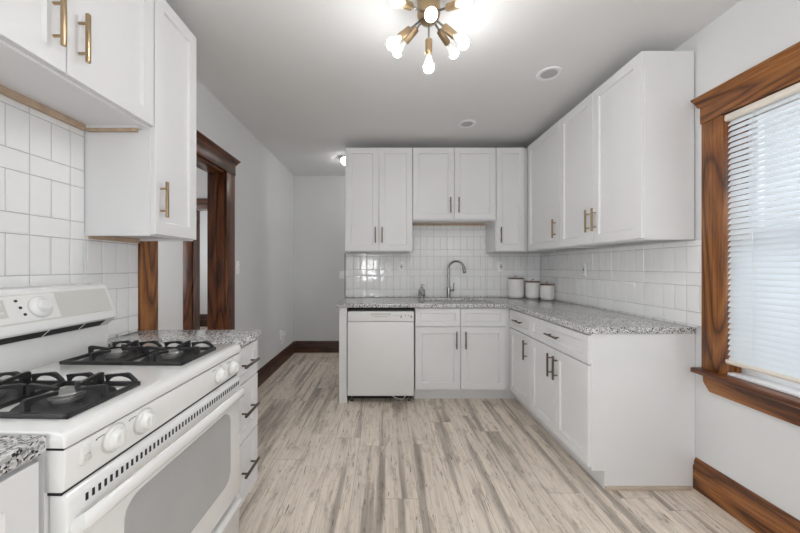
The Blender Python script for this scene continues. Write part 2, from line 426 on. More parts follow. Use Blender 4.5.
struct(MB().prism([(YH - 0.02, 0), (YH - 0.038, 0), (YH - 0.034, 0.012), (YH - 0.02, 0.018)], 'x', XL + 0.02, XR).build('trim_2', M['shoewood']), 'pale shoe moulding at the passage end')
struct(MB().prism([(XR - 0.02, 0), (XR - 0.034, 0), (XR - 0.031, 0.008), (XR - 0.02, 0.012)], 'y', YR, 1.797).build('trim_3', M['shoewood']), 'pale shoe moulding below the window')

# ------------------------------------------------------------------ tiled backsplash: 3x6 tiles, upright rows alternating with level rows
ZB = [(0.7055, 0.781, 'S'), (0.781, 0.93, 'T'), (0.93, 1.0055, 'S'), (1.0055, 1.1545, 'T'), (1.1545, 1.23, 'S'), (1.23, 1.379, 'T'), (1.379, 1.4545, 'S'), (1.4545, 1.6035, 'T'), (1.6035, 1.679, 'S'), (1.679, 1.828, 'T'), (1.828, 1.9035, 'S')]
def tiles(name, label, rects, frame, phase):
    """rects: (u0,u1,z0,z1); frame(u, depth, z) -> world point"""
    bg, b = MB(), MB()
    L = 0.1512; g = 0.0011
    for (u0, u1, z0, z1) in rects:
        bm = bg.bm
        P = [frame(u, d, z) for d in (0.0, 0.0048) for u, z in ((u0, z0), (u1, z0), (u1, z1), (u0, z1))]
        V = [bm.verts.new(p) for p in P]
        fs = [bm.faces.new([V[i] for i in q]) for q in ((0, 1, 2, 3), (4, 7, 6, 5), (0, 4, 5, 1), (1, 5, 6, 2), (2, 6, 7, 3), (3, 7, 4, 0))]
        bmesh.ops.recalc_face_normals(bm, faces=fs)
        for (a, c, k) in ZB:
            a, c = max(a, z0), min(c, z1)
            if c - a < 0.006: continue
            wd = L if k == 'S' else L / 2
            i0 = math.floor((u0 - phase) / wd); i1 = math.ceil((u1 - phase) / wd)
            for i in range(i0, i1):
                p, q = max(phase + i * wd, u0), min(phase + (i + 1) * wd, u1)
                if q - p < 0.006: continue
                tu, tz = random.uniform(-1, 1) * 0.0006, random.uniform(-1, 1) * 0.0006
                R = []
                for ins, d in ((0, 0.0046), (0, 0.0068), (0.0014, 0.0080), (0.008, 0.0083)):
                    R.append([b.bm.verts.new(frame(u, d + (tu if su else -tu) * (ins > 0) + (tz if sz else -tz) * (ins > 0), z)) for u, z, su, sz in
                              ((p + g + ins, a + g + ins, 0, 0), (q - g - ins, a + g + ins, 1, 0), (q - g - ins, c - g - ins, 1, 1), (p + g + ins, c - g - ins, 0, 1))])
                fs = [b.bm.faces.new(R[-1]), b.bm.faces.new(R[0])]
                for A, B in zip(R, R[1:]):
                    for n in range(4): fs.append(b.bm.faces.new((A[n], A[(n + 1) % 4], B[(n + 1) % 4], B[n])))
                bmesh.ops.recalc_face_normals(b.bm, faces=fs)
    o = struct(bg.build(name, M['grout'], smooth=False), label)
    b.build('tile', M['tile'], o)
    return o
tiles('trim_4', 'white tiled backsplash behind the range', [(0.05, 1.388, 0.72, 1.862), (1.388, 1.692, 0.921, 1.413)], lambda u, d, z: (XL + d, u, z), 1.175)
tiles('trim_5', 'white tiled backsplash behind the sink', [(PX + 0.002, 0.28, 0.921, 1.413), (0.28, 1.135, 0.921, 1.735), (1.135, XR - 0.009, 0.921, 1.413)], lambda u, d, z: (u, YB - d, z), 0.70)
tiles('trim_6', 'white tiled backsplash on the window wall', [(1.757, YB - 0.009, 0.921, 1.413)], lambda u, d, z: (XR - d, u, z), 1.85)
# metal edge strip at the free tile edge
struct(MB().box(PX - 0.004, PX + 0.002, YB - 0.011, YB + 0.12, 0.921, 1.413).build('trim_7', M['black']), 'dark edge strip beside the tiled wall end')

# ------------------------------------------------------------------ doorway (structure)
def crown(b, axis, a0, a1, wall, sgn, z0, z1):
    """plinth-like head cornice"""
    h = z1 - z0
    p = [(0, 0), (0.024, 0), (0.026, 0.25 * h), (0.034, 0.42 * h), (0.046, 0.70 * h), (0.058, 0.80 * h), (0.058, h), (0, h)]
    b.prism([(wall + sgn * u, z0 + v) for u, v in p], axis, a0, a1)
d1 = MB()
d1.box(XL - TL - 0.004, XL + 0.004, DY0 - 0.004, DY0 + 0.018, 0, DZ, 0.002).box(XL - TL - 0.004, XL + 0.004, DY1 - 0.018, DY1 + 0.004, 0, DZ, 0.002)
d1.box(XL - TL * 0.62, XL - TL * 0.38, DY1 - 0.03, DY1 - 0.018, 0, DZ - 0.02).box(XL - TL * 0.62, XL - TL * 0.38, DY0 + 0.018, DY0 + 0.03, 0, DZ - 0.02)
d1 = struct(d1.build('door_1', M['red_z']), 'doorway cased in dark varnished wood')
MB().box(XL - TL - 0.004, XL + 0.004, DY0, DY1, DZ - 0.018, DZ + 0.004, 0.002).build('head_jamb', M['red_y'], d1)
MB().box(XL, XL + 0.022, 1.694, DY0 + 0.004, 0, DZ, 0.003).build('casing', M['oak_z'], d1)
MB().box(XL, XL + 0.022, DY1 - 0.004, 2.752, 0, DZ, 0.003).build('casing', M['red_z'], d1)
b = MB().box(XL, XL + 0.026, 1.690, 2.757, DZ, DZ + 0.105, 0.002)
b.build('head_casing', M['red_y'], d1)
b = MB(); crown(b, 'y', 1.665, 2.785, XL, 1, DZ + 0.098, DZ + 0.135); b.build('cornice', M['red_y'], d1)

d2 = MB().box(fx0 - 0.002, fx0 + 0.018, FY - 0.004, FY + T, 0, fz, 0.002).box(fx1 - 0.018, fx1 + 0.002, FY - 0.004, FY + T, 0, fz, 0.002)
d2 = struct(d2.build('door_2', M['red_z']), 'second doorway in the next room')
MB().box(fx0 - 0.115, fx0 + 0.004, FY - 0.022, FY, 0, fz, 0.003).build('casing', M['red_z'], d2)
MB().box(fx1 - 0.004, fx1 + 0.115, FY - 0.022, FY, 0, fz, 0.003).build('casing', M['red_z'], d2)
MB().box(fx0 - 0.12, fx1 + 0.12, FY - 0.026, FY, fz, fz + 0.14, 0.003).build('head_casing', M['red_x'], d2)

# ------------------------------------------------------------------ window (structure)
w1 = MB()
w1.box(XR - 0.004, XR + T, WY1 - 0.004, WY1 + 0.018, WZ0, WZ1, 0.002).box(XR - 0.004, XR + T, WY0 - 0.018, WY0 + 0.004, WZ0, WZ1, 0.002)
w1.box(XR - 0.004, XR + T, WY0, WY1, WZ1 - 0.004, WZ1 + 0.018, 0.002)
w1.box(XR + 0.045, XR + 0.06, WY1 - 0.018, WY1 - 0.004, WZ0, WZ1, 0.003)
w1 = struct(w1.build('window_1', M['oak_z']), 'sash window cased in brown varnished oak')
MB().box(XR - 0.022, XR, WY1 - 0.006, WY1 + 0.106, WZ0, WZ1, 0.003).build('casing', M['oak_z'], w1)
MB().box(XR - 0.022, XR, WY0 - 0.106, WY0 + 0.006, WZ0, WZ1, 0.003).build('casing', M['oak_z'], w1)
MB().box(XR - 0.026, XR, WY0 - 0.11, WY1 + 0.110, WZ1, WZ1 + 0.105, 0.002).build('head_casing', M['oak_y'], w1)
b = MB(); crown(b, 'y', WY0 - 0.13, WY1 + 0.130, XR, -1, WZ1 + 0.098, WZ1 + 0.142); b.build('cornice', M['oak_y'], w1)
MB().cells([XR - 0.066, XR - 0.0005, XR + 0.03], [WY0 - 0.125, WY0 + 0.004, WY1 - 0.006, WY1 + 0.125], lambda i, j: i == 0 or j == 1, WZ0 - 0.026, WZ0, 0.005).build('stool', M['red_y'], w1)
b = MB().prism([(WY0 - 0.10, WZ0 - 0.026), (WY1 + 0.10, WZ0 - 0.026), (WY1 + 0.098, WZ0 - 0.07), (WY1 + 0.065, WZ0 - 0.115), (WY0 - 0.065, WZ0 - 0.115), (WY0 - 0.098, WZ0 - 0.07)], 'x', XR - 0.022, XR, 0.003)
b.build('apron', M['oak_y'], w1)
MB().box(XR + 0.001, XR + 0.112, WY0 + 0.002, WY1 - 0.006, WZ0 + 0.0005, WZ0 + 0.014, 0.002).build('inner_sill', M['vinyl'], w1)
# vinyl sashes and glass
def sash(x, z0, z1, parent):
    s = MB(); f = 0.045
    s.box(x, x + 0.035, WY0 + 0.004, WY1 - 0.004, z0, z0 + f + 0.02, 0.003).box(x, x + 0.035, WY0 + 0.004, WY1 - 0.004, z1 - f, z1, 0.003)
    s.box(x, x + 0.034, WY0 + 0.004, WY0 + f, z0 + f + 0.02, z1 - f, 0.001).box(x, x + 0.034, WY1 - f, WY1 - 0.004, z0 + f + 0.02, z1 - f, 0.001)
    o = s.build('sash', M['vinyl'], parent)
    MB().box(x + 0.015, x + 0.019, WY0 + f, WY1 - f, z0 + f, z1 - f).build('glass', M['glass'], o)
sash(XR + 0.075, WZ0 + 0.002, 1.40, w1)
sash(XR + 0.112, 1.37, WZ1 - 0.002, w1)

# rear window behind the viewer
w2 = MB()
w2.box(RX0, RX1, YR - 0.12, YR + 0.01, RZ0 - 0.02, RZ0 + 0.03).box(RX0, RX1, YR - 0.12, YR + 0.01, RZ1 - 0.03, RZ1 + 0.02)
for xx in (RX0, -0.435, RX1 - 0.05): w2.box(xx, xx + 0.05, YR - 0.12, YR + 0.01, RZ0, RZ1)
w2.box(RX0, RX1, YR - 0.09, YR - 0.04, 1.30, 1.34)
w2.box(RX0, RX1, YR - 0.09, YR - 0.04, 1.48, 1.51)
w2 = struct(w2.build('window_2', M['vinyl'], smooth=False))
MB().box(RX0, RX1, YR - 0.07, YR - 0.066, RZ0, RZ1).build('glass', M['glass'], w2)

w3 = MB()  # unseen window added so fill light can enter from the right
w3.box(XR - 0.01, XR + 0.12, QY0, QY1, QZ0, QZ0 + 0.05).box(XR - 0.01, XR + 0.12, QY0, QY1, QZ1 - 0.05, QZ1)
for yy in (QY0, (QY0 + QY1) / 2 - 0.03, QY1 - 0.05): w3.box(XR - 0.01, XR + 0.12, yy, yy + 0.05, QZ0, QZ1)
w3 = struct(w3.build('fill_window_right', M['vinyl'], smooth=False))
MB().box(XR + 0.06, XR + 0.064, QY0, QY1, QZ0, QZ1).build('glass', M['glass'], w3)

w4 = MB()  # unseen window added so fill light can enter from the left
w4.box(XL - 0.11, XL + 0.01, LY0, LY1, LZ0, LZ0 + 0.05).box(XL - 0.11, XL + 0.01, LY0, LY1, LZ1 - 0.05, LZ1)
for yy in (LY0, (LY0 + LY1) / 2 - 0.03, LY1 - 0.05): w4.box(XL - 0.11, XL + 0.01, yy, yy + 0.05, LZ0 + 0.05, LZ1 - 0.05)
w4 = struct(w4.build('fill_window_left', M['vinyl'], smooth=False))
MB().box(XL - 0.064, XL - 0.06, LY0, LY1, LZ0, LZ1).build('glass', M['glass'], w4)

# ------------------------------------------------------------------ blind
bl = thing('window_blind', 'white slatted blind lowered in the oak window', 'blind', (XR + 0.006, (WY0 + WY1) / 2, WZ1 - 0.006))
bw = (WY1 - WY0) / 2 - 0.008
zt = 0.0; zbm = 0.775 - (WZ1 - 0.006)
MB().prism([(-0.022, 0), (0.022, 0), (0.022, -0.03), (-0.016, -0.034), (-0.024, -0.026)], 'y', -bw, bw, 0.002).build('headrail', M['cream'], bl)
s = MB(); n = 44; a = math.radians(56); hw = 0.0165
for i in range(n):
    zc = -0.045 + (zbm + 0.02 + 0.045) * i / (n - 1)
    pr = []
    for k in range(7):
        u = -1 + 2 * k / 6
        cx = u * hw; cz = 0.0035 * (1 - u * u)
        pr.append((cx * math.cos(a) - cz * math.sin(a) * 0.3, zc - cx * math.sin(a) * -1 + cz * math.cos(a)))
    top = pr; bot = [(x, z - 0.0007) for x, z in pr][::-1]
    s.prism(top + bot, 'y', -bw + 0.004, bw - 0.004)
s.build('slats', M['slat'], bl)
MB().prism([(-0.018, zbm + 0.012), (0.016, zbm + 0.012), (0.018, zbm), (0.014, zbm - 0.010), (-0.014, zbm - 0.010), (-0.019, zbm)], 'y', -bw, bw, 0.002).build('bottom_rail', M['cream'], bl)
for yy in (bw - 0.12, 0.0, -bw + 0.12):
    MB().tube([(-0.017, yy, -0.03), (-0.017, yy, zbm + 0.01)], 0.0010, 6).tube([(0.015, yy, -0.03), (0.015, yy, zbm + 0.01)], 0.0010, 6).build('ladder_cord', M['vinyl'], bl)

# ------------------------------------------------------------------ cabinets
def handle(parent, orient, x, z, yb=-0.02, L=0.16, mat='bronze'):
    b = MB(); s = L * 0.31; out = 0.030; r = 0.0058
    if orient == 'v':
        b.box(x - r, x + r, yb - out - r, yb - out + r, z - L / 2, z + L / 2, 0.0022)
        for q in (-s, s): b.tube([(x, yb + 0.0005, z + q), (x, yb - out, z + q)], 0.0046, 10)
    else:
        b.box(x - L / 2, x + L / 2, yb - out - r, yb - out + r, z - r, z + r, 0.0022)
        for q in (-s, s): b.tube([(x + q, yb + 0.0005, z), (x + q, yb - out, z)], 0.0046, 10)
    return b.build('handle', M[mat], parent)
def cabinet(name, label, loc, rz, W, z0, z1, depth, doors=(), drawers=(), base=False, group=None, mat='bronze', cat='cabinet', rail=False, fascia=None):
    """local frame: x along the run, front of the carcass at y=0 facing -y"""
    t = thing(name, label, cat, loc, rz, group)
    b = MB()
    if base:
        b.prism([(0, 0.105), (0, z1), (depth, z1), (depth, 0), (0.072, 0), (0.072, 0.105)], 'x', 0, W, 0.0012, 1)
    else:
        b.box(0, W, 0, depth, z0 + 0.012, z1)
        b.box(0, 0.016, 0, depth, z0, z0 + 0.0125).box(W - 0.016, W, 0, depth, z0, z0 + 0.0125).box(0.016, W - 0.016, 0, 0.018, z0, z0 + 0.0125)
    b.build('body', M['cabinet'], t)
    if rail:
        MB().box(0.016, W - 0.016, depth - 0.02, depth, z0 - 0.012, z0 + 0.012, 0.001).build('bottom_rail', M['rawwood'], t)['label'] = 'raw wood rail under the cabinet'
    for (x0, x1, za, zb, h) in doors:
        d = MB().shaker(x0 + 0.0022, x1 - 0.0022, za, zb).build('door', M['cabinet'], t)
        if h: handle(d, *h, mat=mat)
    for (x0, x1, za, zb, h) in drawers:
        d = MB().shaker(x0 + 0.0022, x1 - 0.0022, za, zb, stile=0.042 if zb - za < 0.2 else 0.055).build('drawer', M['cabinet'], t)
        if h: handle(d, *h, mat=mat)
    return t

RB, RR, RL = 0.0, -PI / 2, PI / 2
UZ0, UZ1 = 1.416, 2.483
G_UB, G_UR = 'wall cabinets over the sink run', 'wall cabinets beside the window'
yu = 3.282; du = YB - 0.002 - yu       # carcass front of back wall cabinets
# back wall cabinets
x0, x1 = -0.41, 0.283
W = x1 - x0
cabinet('wall_cabinet', 'tall two-door white wall cabinet above the dishwasher', (x0, yu, 0), RB, W, UZ0, UZ1, du,
        doors=[(0, W / 2, UZ0 + 0.008, UZ1, ('v', W / 2 - 0.034, 1.585)), (W / 2, W, UZ0 + 0.008, UZ1, ('v', W / 2 + 0.034, 1.585))], rail=False)
x0, x1 = 0.286, 1.135
W = x1 - x0
cabinet('wall_cabinet', 'short two-door white wall cabinet above the faucet', (x0, yu, 0), RB, W, 1.737, UZ1, du,
        doors=[(0, W / 2, 1.748, UZ1, ('v', W / 2 - 0.042, 1.89)), (W / 2, W, 1.748, UZ1, ('v', W / 2 + 0.042, 1.89))], rail=True)
x0, x1 = 1.138, 1.470
W = x1 - x0
cabinet('wall_cabinet', 'narrow one-door white wall cabinet in the corner right of the faucet', (x0, yu, 0), RB, W, UZ0, UZ1, du,
        doors=[(0.004, 0.296, UZ0 + 0.008, UZ1, ('v', 0.045, 1.585))])
# right wall cabinets (local x runs from the back wall toward the viewer)
xu = 1.472; dr = XR - 0.010 - xu
W = 3.258 - 2.651
cabinet('wall_cabinet', 'one-door white wall cabinet above the canisters', (xu, 3.258, 0), RR, W, UZ0, UZ1, dr,
        doors=[(0.02, W, UZ0 + 0.008, UZ1, ('v', W - 0.055, 1.585))], mat='gold')
W = 2.649 - 1.80
cabinet('wall_cabinet', 'wide two-door white wall cabinet with plain side panel near the window', (xu, 2.649, 0), RR, W, UZ0, UZ1, dr,
        doors=[(0, W / 2, UZ0 + 0.008, UZ1, ('v', W / 2 - 0.036, 1.585)), (W / 2, W, UZ0 + 0.008, UZ1, ('v', W / 2 + 0.036, 1.585))], mat='gold')
# left wall cabinets (local x runs away from the viewer)
xl = -1.026; dl = -xl - 1.310
dl = 1.318 - 1.026
W = 1.700 - 1.390
cabinet('wall_cabinet', 'tall narrow white wall cabinet beside the doorway', (xl, 1.390, 0), RL, W, 1.398, UZ1, dl,
        doors=[(0, W, 1.405, UZ1, ('v', 0.036, 1.562))], mat='gold', rail=True)
dl = 1.310 - 1.026
W = 0.762
t = cabinet('wall_cabinet', 'short two-door white wall cabinet over the gas range', (xl, 1.387 - W, 0), RL, W, 1.862, UZ1, dl,
        doors=[(0, W / 2, 1.872, UZ1, ('v', W / 2 - 0.040, 2.013)), (W / 2, W, 1.872, UZ1, ('v', W / 2 + 0.040, 2.013))], mat='gold', rail=True)
MB().box(W - 0.016, W - 0.001, 0.05, dl - 0.02, 1.848, 1.861, 0.001).build('side_rail', M['rawwood'], t)['label'] = 'raw wood strip at the side'

# base cabinets along the back
BZ = 0.884; yb_ = 2.965; db = YB - 0.002 - yb_
t = thing('end_panel', 'white end panel standing left of the dishwasher', 'panel', (-0.425, yb_ - 0.02, 0))
MB().prism([(0, 0), (0.072, 0), (0.072, 0.02), (0.018, 0.02), (0.018, db + 0.02), (0, db + 0.02)], 'z', 0, BZ, 0.0012, 1).build('panel', M['cabinet'], t)
x0, x1 = 0.279, 1.122
W = x1 - x0
t = cabinet('base_cabinet', 'white base cabinet under the sink with two doors', (x0, yb_, 0), RB, W, 0, BZ - 0.001, db,
        doors=[(0.003, W / 2, 0.125, 0.700, ('v', W / 2 - 0.042, 0.585)), (W / 2, W - 0.003, 0.125, 0.700, ('v', W / 2 + 0.042, 0.585))],
        drawers=[(0.003, W / 2, 0.710, 0.872, None), (W / 2, W - 0.003, 0.710, 0.872, None)], base=True)
MB().box(W, 1.168 - x0, -0.004, 0.03, 0.105, BZ - 0.001, 0.001).box(W, 1.262 - x0, 0.072, 0.09, 0.0, 0.107, 0.001).box(1.244 - x0, 1.262 - x0, -0.018, 0.072, 0.0, 0.107, 0.001).build('corner_filler', M['cabinet'], t)
# base cabinets along the window wall
xb = 1.170; dbr = XR - 0.002 - xb
W = 2.945 - 2.521
cabinet('base_cabinet', 'narrow white base cabinet with one drawer and door in the corner', (xb, 2.945, 0), RR, W, 0, BZ - 0.001, dbr,
        doors=[(0.012, W, 0.125, 0.700, ('v', W - 0.058, 0.585))], drawers=[(0.012, W, 0.710, 0.872, ('h', W / 2 + 0.006, 0.791))], base=True)
W = 2.519 - 1.80
t = cabinet('base_cabinet', 'wide white base cabinet with plain side panel by the window', (xb, 2.519, 0), RR, W, 0, BZ - 0.001, dbr,
        doors=[(0, W / 2, 0.125, 0.700, ('v', W / 2 - 0.036, 0.585)), (W / 2, W, 0.125, 0.700, ('v', W / 2 + 0.036, 0.585))],
        drawers=[(0, W, 0.710, 0.872, ('h', W / 2, 0.791))], base=True)
MB().box(W, W + 0.009, 0.073, dbr - 0.022, 0, 0.022, 0.001).build('shoe_strip', M['shoewood'], t)['label'] = 'pale wood strip along the panel foot'
# left base cabinets
xlb = -0.704; dlb = 1.310 - 0.704
W = 0.278
t = cabinet('base_cabinet', 'white three-drawer base cabinet between range and doorway', (xlb, 1.434, 0), RL, W, 0, BZ - 0.001, dlb,
        drawers=[(0.002, W - 0.002, 0.700, 0.872, ('h', W / 2, 0.786)), (0.002, W - 0.002, 0.418, 0.694, ('h', W / 2, 0.556)), (0.002, W - 0.002, 0.125, 0.412, ('h', W / 2, 0.27))], base=True)
W = 0.58
cabinet('base_cabinet', 'white base cabinet left of the range at the picture corner', (xlb - 0.01, 0.644 - W, 0), RL, W, 0, BZ - 0.001, dlb - 0.01,
        doors=[(0.003, W / 2, 0.125, 0.872, ('v', W / 2 - 0.04, 0.72)), (W / 2, W - 0.003, 0.125, 0.872, ('v', W / 2 + 0.04, 0.72))], base=True)

# ------------------------------------------------------------------ countertops
CZ0, CZ1 = BZ + 0.0005, 0.920
sx0, sx1, sy0, sy1 = 0.375, 1.055, 3.03, 3.43
t = thing('countertop', 'L-shaped speckled grey granite worktop with the sink cut-out', 'countertop', (0, 0, 0))
xs = [-0.449, sx0, sx1, 1.136, XR - 0.010]; ys = [1.788, 2.922, sy0, sy1, YB - 0.010]
MB().cells(xs, ys, lambda i, j: (j == 0 and i == 3) or (j > 0 and not (i == 1 and j == 2)), CZ0, CZ1, 0.004).build('slab', M['granite'], t)
t = thing('countertop', 'small speckled granite worktop on the three-drawer cabinet', 'countertop', (0, 0, 0))
MB().box(-1.310, -0.668, 1.431, 1.728, CZ0, CZ1, 0.004, 3).build('slab', M['granite'], t)
t = thing('countertop', 'speckled granite worktop at the bottom left beside the range', 'countertop', (0, 0, 0))
MB().box(-1.310, -0.690, 0.03, 0.650, CZ0, CZ1, 0.004, 3).build('slab', M['granite'], t)

# ------------------------------------------------------------------ sink, faucet, soap
t = thing('sink', 'undermount steel sink basin below the faucet', 'sink', ((sx0 + sx1) / 2, (sy0 + sy1) / 2, 0.70))
a, c = (sx1 - sx0) / 2 + 0.006, (sy1 - sy0) / 2 + 0.006; h = CZ0 - 0.702
b = MB(); k = 0.002
b.box(-a, a, -c, c, 0, k).box(-a, -a + k, -c, c, 0, h).box(a - k, a, -c, c, 0, h).box(-a, a, -c, -c + k, 0, h).box(-a, a, c - k, c, 0, h)
b.build('basin', M['steel'], t)
MB().lathe([(0, 0.004), (0.03, 0.004), (0.042, 0.006), (0.045, 0.0025)], (0, 0.05, 0)).build('drain', M['chrome'], t)

fx, fy = 0.702, 3.505
t = thing('faucet', 'tall brushed steel gooseneck faucet behind the sink', 'faucet', (fx, fy, CZ1))
MB().lathe([(0, 0), (0.027, 0), (0.027, 0.006), (0.022, 0.012), (0.0215, 0.10), (0.0205, 0.112), (0.016, 0.118), (0, 0.118)]).build('base', M['steel'], t)
dirx, diry = 0.86, -0.51
R = 0.085; pts = [(0, 0, 0.11), (0, 0, 0.20), (0, 0, 0.315)]
for i in range(1, 13):
    q = PI * i / 14.0
    o_ = R * (1 - math.cos(q)); pts.append((dirx * o_, diry * o_, 0.315 + R * math.sin(q)))
e = pts[-1]
MB().tube(pts, 0.0125, 14).build('spout', M['steel'], t)
MB().tube([e, (e[0] + dirx * 0.006, e[1] + diry * 0.006, e[2] - 0.02), (e[0] + dirx * 0.016, e[1] + diry * 0.016, e[2] - 0.075), (e[0] + dirx * 0.017, e[1] + diry * 0.017, e[2] - 0.082)], [0.0135, 0.0165, 0.0175, 0.014], 14).build('spray_head', M['steel'], t)
MB().tube([(0.018, 0, 0.082), (0.058, 0, 0.082)], 0.012, 12).tube([(0.050, 0, 0.086), (0.056, -0.006, 0.165)], [0.006, 0.0045], 10).build('lever', M['steel'], t)

t = thing('soap_dispenser', 'small patterned soap bottle on the counter left of the faucet', 'soap bottle', (0.405, 3.50, CZ1 + 0.0005))
MB().lathe([(0, 0), (0.034, 0), (0.038, 0.006), (0.038, 0.07), (0.036, 0.084), (0.026, 0.098), (0.016, 0.105), (0.0, 0.105)]).build('bottle', M['soap'], t)
MB().lathe([(0, 0.104), (0.015, 0.104), (0.015, 0.118), (0.005, 0.120), (0.005, 0.136), (0.009, 0.137), (0.009, 0.146), (0, 0.147)]).tube([(0, 0, 0.141), (0.028, -0.012, 0.139)], 0.004, 8).build('pump', M['steel'], t)

# ------------------------------------------------------------------ canisters
for (cx, cy, r, hh, lab) in ((1.432, 3.475, 0.079, 0.205, 'largest of three white canisters with wooden lids'), (1.590, 3.425, 0.073, 0.172, 'medium white canister between the large and the small one'), (1.668, 3.27, 0.066, 0.150, 'smallest white canister with wooden lid, nearest the window')):
    t = thing('canister', lab, 'canister', (cx, cy, CZ1 + 0.0005), random.uniform(-0.5, 0.5), 'white canisters with wooden lids')
    pr = [(0, 0), (r * 0.70, 0)]
    for i in range(1, 7):
        q = PI / 2 * i / 6; pr.append((r * 0.70 + r * 0.30 * math.sin(q), 0.036 * (1 - math.cos(q))))
    pr += [(r, hh - 0.004), (r - 0.002, hh), (0, hh)]
    MB().lathe(pr, seg=48).build('jar', M['ceramic'], t)
    l = MB().lathe([(0, hh + 0.0003), (r * 1.0, hh + 0.0003), (r * 1.02, hh + 0.003), (r * 1.02, hh + 0.011), (r * 0.99, hh + 0.014), (0, hh + 0.014)], seg=48).build('lid', M['lidwood'], t)
    MB().tube([(-0.012, 0, hh + 0.012), (-0.011, 0, hh + 0.026), (0.0, 0, hh + 0.036), (0.013, 0, hh + 0.03)], 0.0035, 8).build('loop', M['bronze'], l)

# ------------------------------------------------------------------ dishwasher
t = thing('dishwasher', 'white dishwasher between the end panel and the sink cabinet', 'dishwasher', (-0.347, 2.940, 0))
W = 0.619
MB().box(0.004, W - 0.006, 0.03, 0.60, 0.075, 0.872, 0.003).build('tub', M['black'], t)
d = MB().box(0.002, W - 0.006, -0.022, 0.03, 0.074, 0.756, 0.006).build('door', M['satin_enamel'], t)
p = MB().box(0.002, W - 0.006, -0.026, 0.03, 0.759, 0.850, 0.007).build('control_panel', M['satin_enamel'], t)
b = MB().prism([(0.215, 0.836), (0.405, 0.836), (0.392, 0.806), (0.365, 0.800), (0.255, 0.800), (0.228, 0.806)], 'y', -0.0275, -0.0255, 0.0006)
b.build('pocket_handle', M['panel_grey'], p)['label'] = 'recessed grey grip'
MB().box(0.232, 0.388, -0.0282, -0.0272, 0.812, 0.820, 0.0004).build('grip_lip', M['plastic'], p)
b = MB()
for xx in (0.435, 0.462, 0.489, 0.530, 0.556, 0.582):
    b.box(xx, xx + 0.009, -0.0268, -0.0258, 0.812, 0.816)
for xx in (0.489, 0.582): b.box(xx, xx + 0.012, -0.0268, -0.0258, 0.795, 0.806)
b.build('button_marks', M['black'], p)['kind'] = 'stuff'
MB().box(0.01, W - 0.012, 0.10, 0.115, 0.004, 0.075).build('kick_plate', M['black'], t)
for xx in (0.035, W - 0.045):
    MB().lathe([(0, 0), (0.016, 0), (0.016, 0.006), (0.006, 0.010), (0.006, 0.074), (0, 0.074)], (xx, 0.055, 0.0005), seg=16).build('levelling_foot', M['steel'], t)
MB().tube([(0.40, 0.06, 0.065), (0.43, 0.045, 0.038), (0.47, 0.04, 0.024), (0.52, 0.045, 0.018), (0.535, 0.06, 0.04), (0.55, 0.055, 0.062)], 0.0045, 8).build('supply_hose', M['plastic'], t)

# ------------------------------------------------------------------ gas range (local x runs away from the viewer, front faces -y)
gx = -0.640
t = thing('gas_range', 'white freestanding gas range with black grates on the left', 'stove', (gx - 0.020, 0.6545, 0), RL - 0.027)
W = 0.756; dep = 1.289 - 0.640
b = MB()
b.box(0.002, W - 0.002, 0.045, dep - 0.01, 0.06, 0.885, 0.003).box(0.02, W - 0.02, 0.07, dep - 0.03, 0.0, 0.07)
b.build('body', M['enamel'], t)
# cooktop with a rounded front edge and raised rim
b = MB()
pr = [(-0.002, 0.886), (dep - 0.115, 0.886), (dep - 0.115, 0.921), (0.022, 0.921), (0.006, 0.917), (-0.002, 0.905)]
b.prism(pr, 'x', 0.0, W, 0.0045, 3)
b.build('cooktop', M['enamel'], t)
MB().box(0.004, W - 0.004, 0.006, 0.05, 0.877, 0.888).build('lip_shade_strip', M['black'], t)['label'] = 'black strip painted in as shade under the cooktop lip'  # black box colours in the shadow of the lip gap
MB().box(0.008, W - 0.008, 0.014, 0.05, 0.784, 0.794).build('door_gap_shade', M['black'], t)['label'] = 'black strip painted in as gap shade above the oven door'  # black box darkens the gap in place of real shade
# control panel
b = MB().prism([(0.0, 0.8825), (0.06, 0.8825), (0.06, 0.792), (0.010, 0.792), (0.004, 0.800)], 'x', 0.003, W - 0.003, 0.004)
cp = b.build('control_panel', M['enamel'], t)
def knob(parent, x, z, r, y0=0.0, nm='knob', tilt=0.0):
    b = MB()
    b.lathe([(0, 0), (r, 0), (r, 0.006), (r * 0.93, 0.010), (r * 0.80, 0.011), (r * 0.74, 0.013), (r * 0.66, 0.021), (r * 0.58, 0.024), (0, 0.024)], (x, y0, z), (0, -1, tilt), 32)
    k_ = b.build(nm, M['plastic'], parent)
    MB().lathe([(r * 1.16, 0.0005), (r * 1.16, 0.003), (r * 0.9, 0.0035)], (x, y0, z), (0, -1, tilt), 32).build('bezel', M['panel_grey'], k_)
    MB().box(x - 0.0035, x + 0.0035, y0 - 0.0275, y0 - 0.023, z - r * 0.5, z + r * 0.5, 0.001).build('pointer', M['plastic'], k_)
for kx, kz in ((0.118, 0.848), (0.209, 0.844), (0.587, 0.840), (0.685, 0.838)):
    knob(cp, kx, kz, 0.0295, 0.003)
b = MB().box(0.034, 0.054, -0.004, 0.004, 0.832, 0.870, 0.002).build('light_switch', M['plastic'], cp)
MB().box(0.038, 0.050, -0.010, -0.003, 0.838, 0.852, 0.002).build('rocker', M['panel_grey'], b)
b = MB()
for kx in (0.118, 0.209, 0.587, 0.685):
    b.box(kx - 0.045, kx - 0.025, 0.0, 0.0022, 0.869, 0.8705).box(kx - 0.048, kx - 0.045, 0.0, 0.0022, 0.866, 0.869).box(kx + 0.0, kx + 0.004, 0.0, 0.0022, 0.8745, 0.8775)
b.build('dial_marks', M['black'], cp)['kind'] = 'stuff'
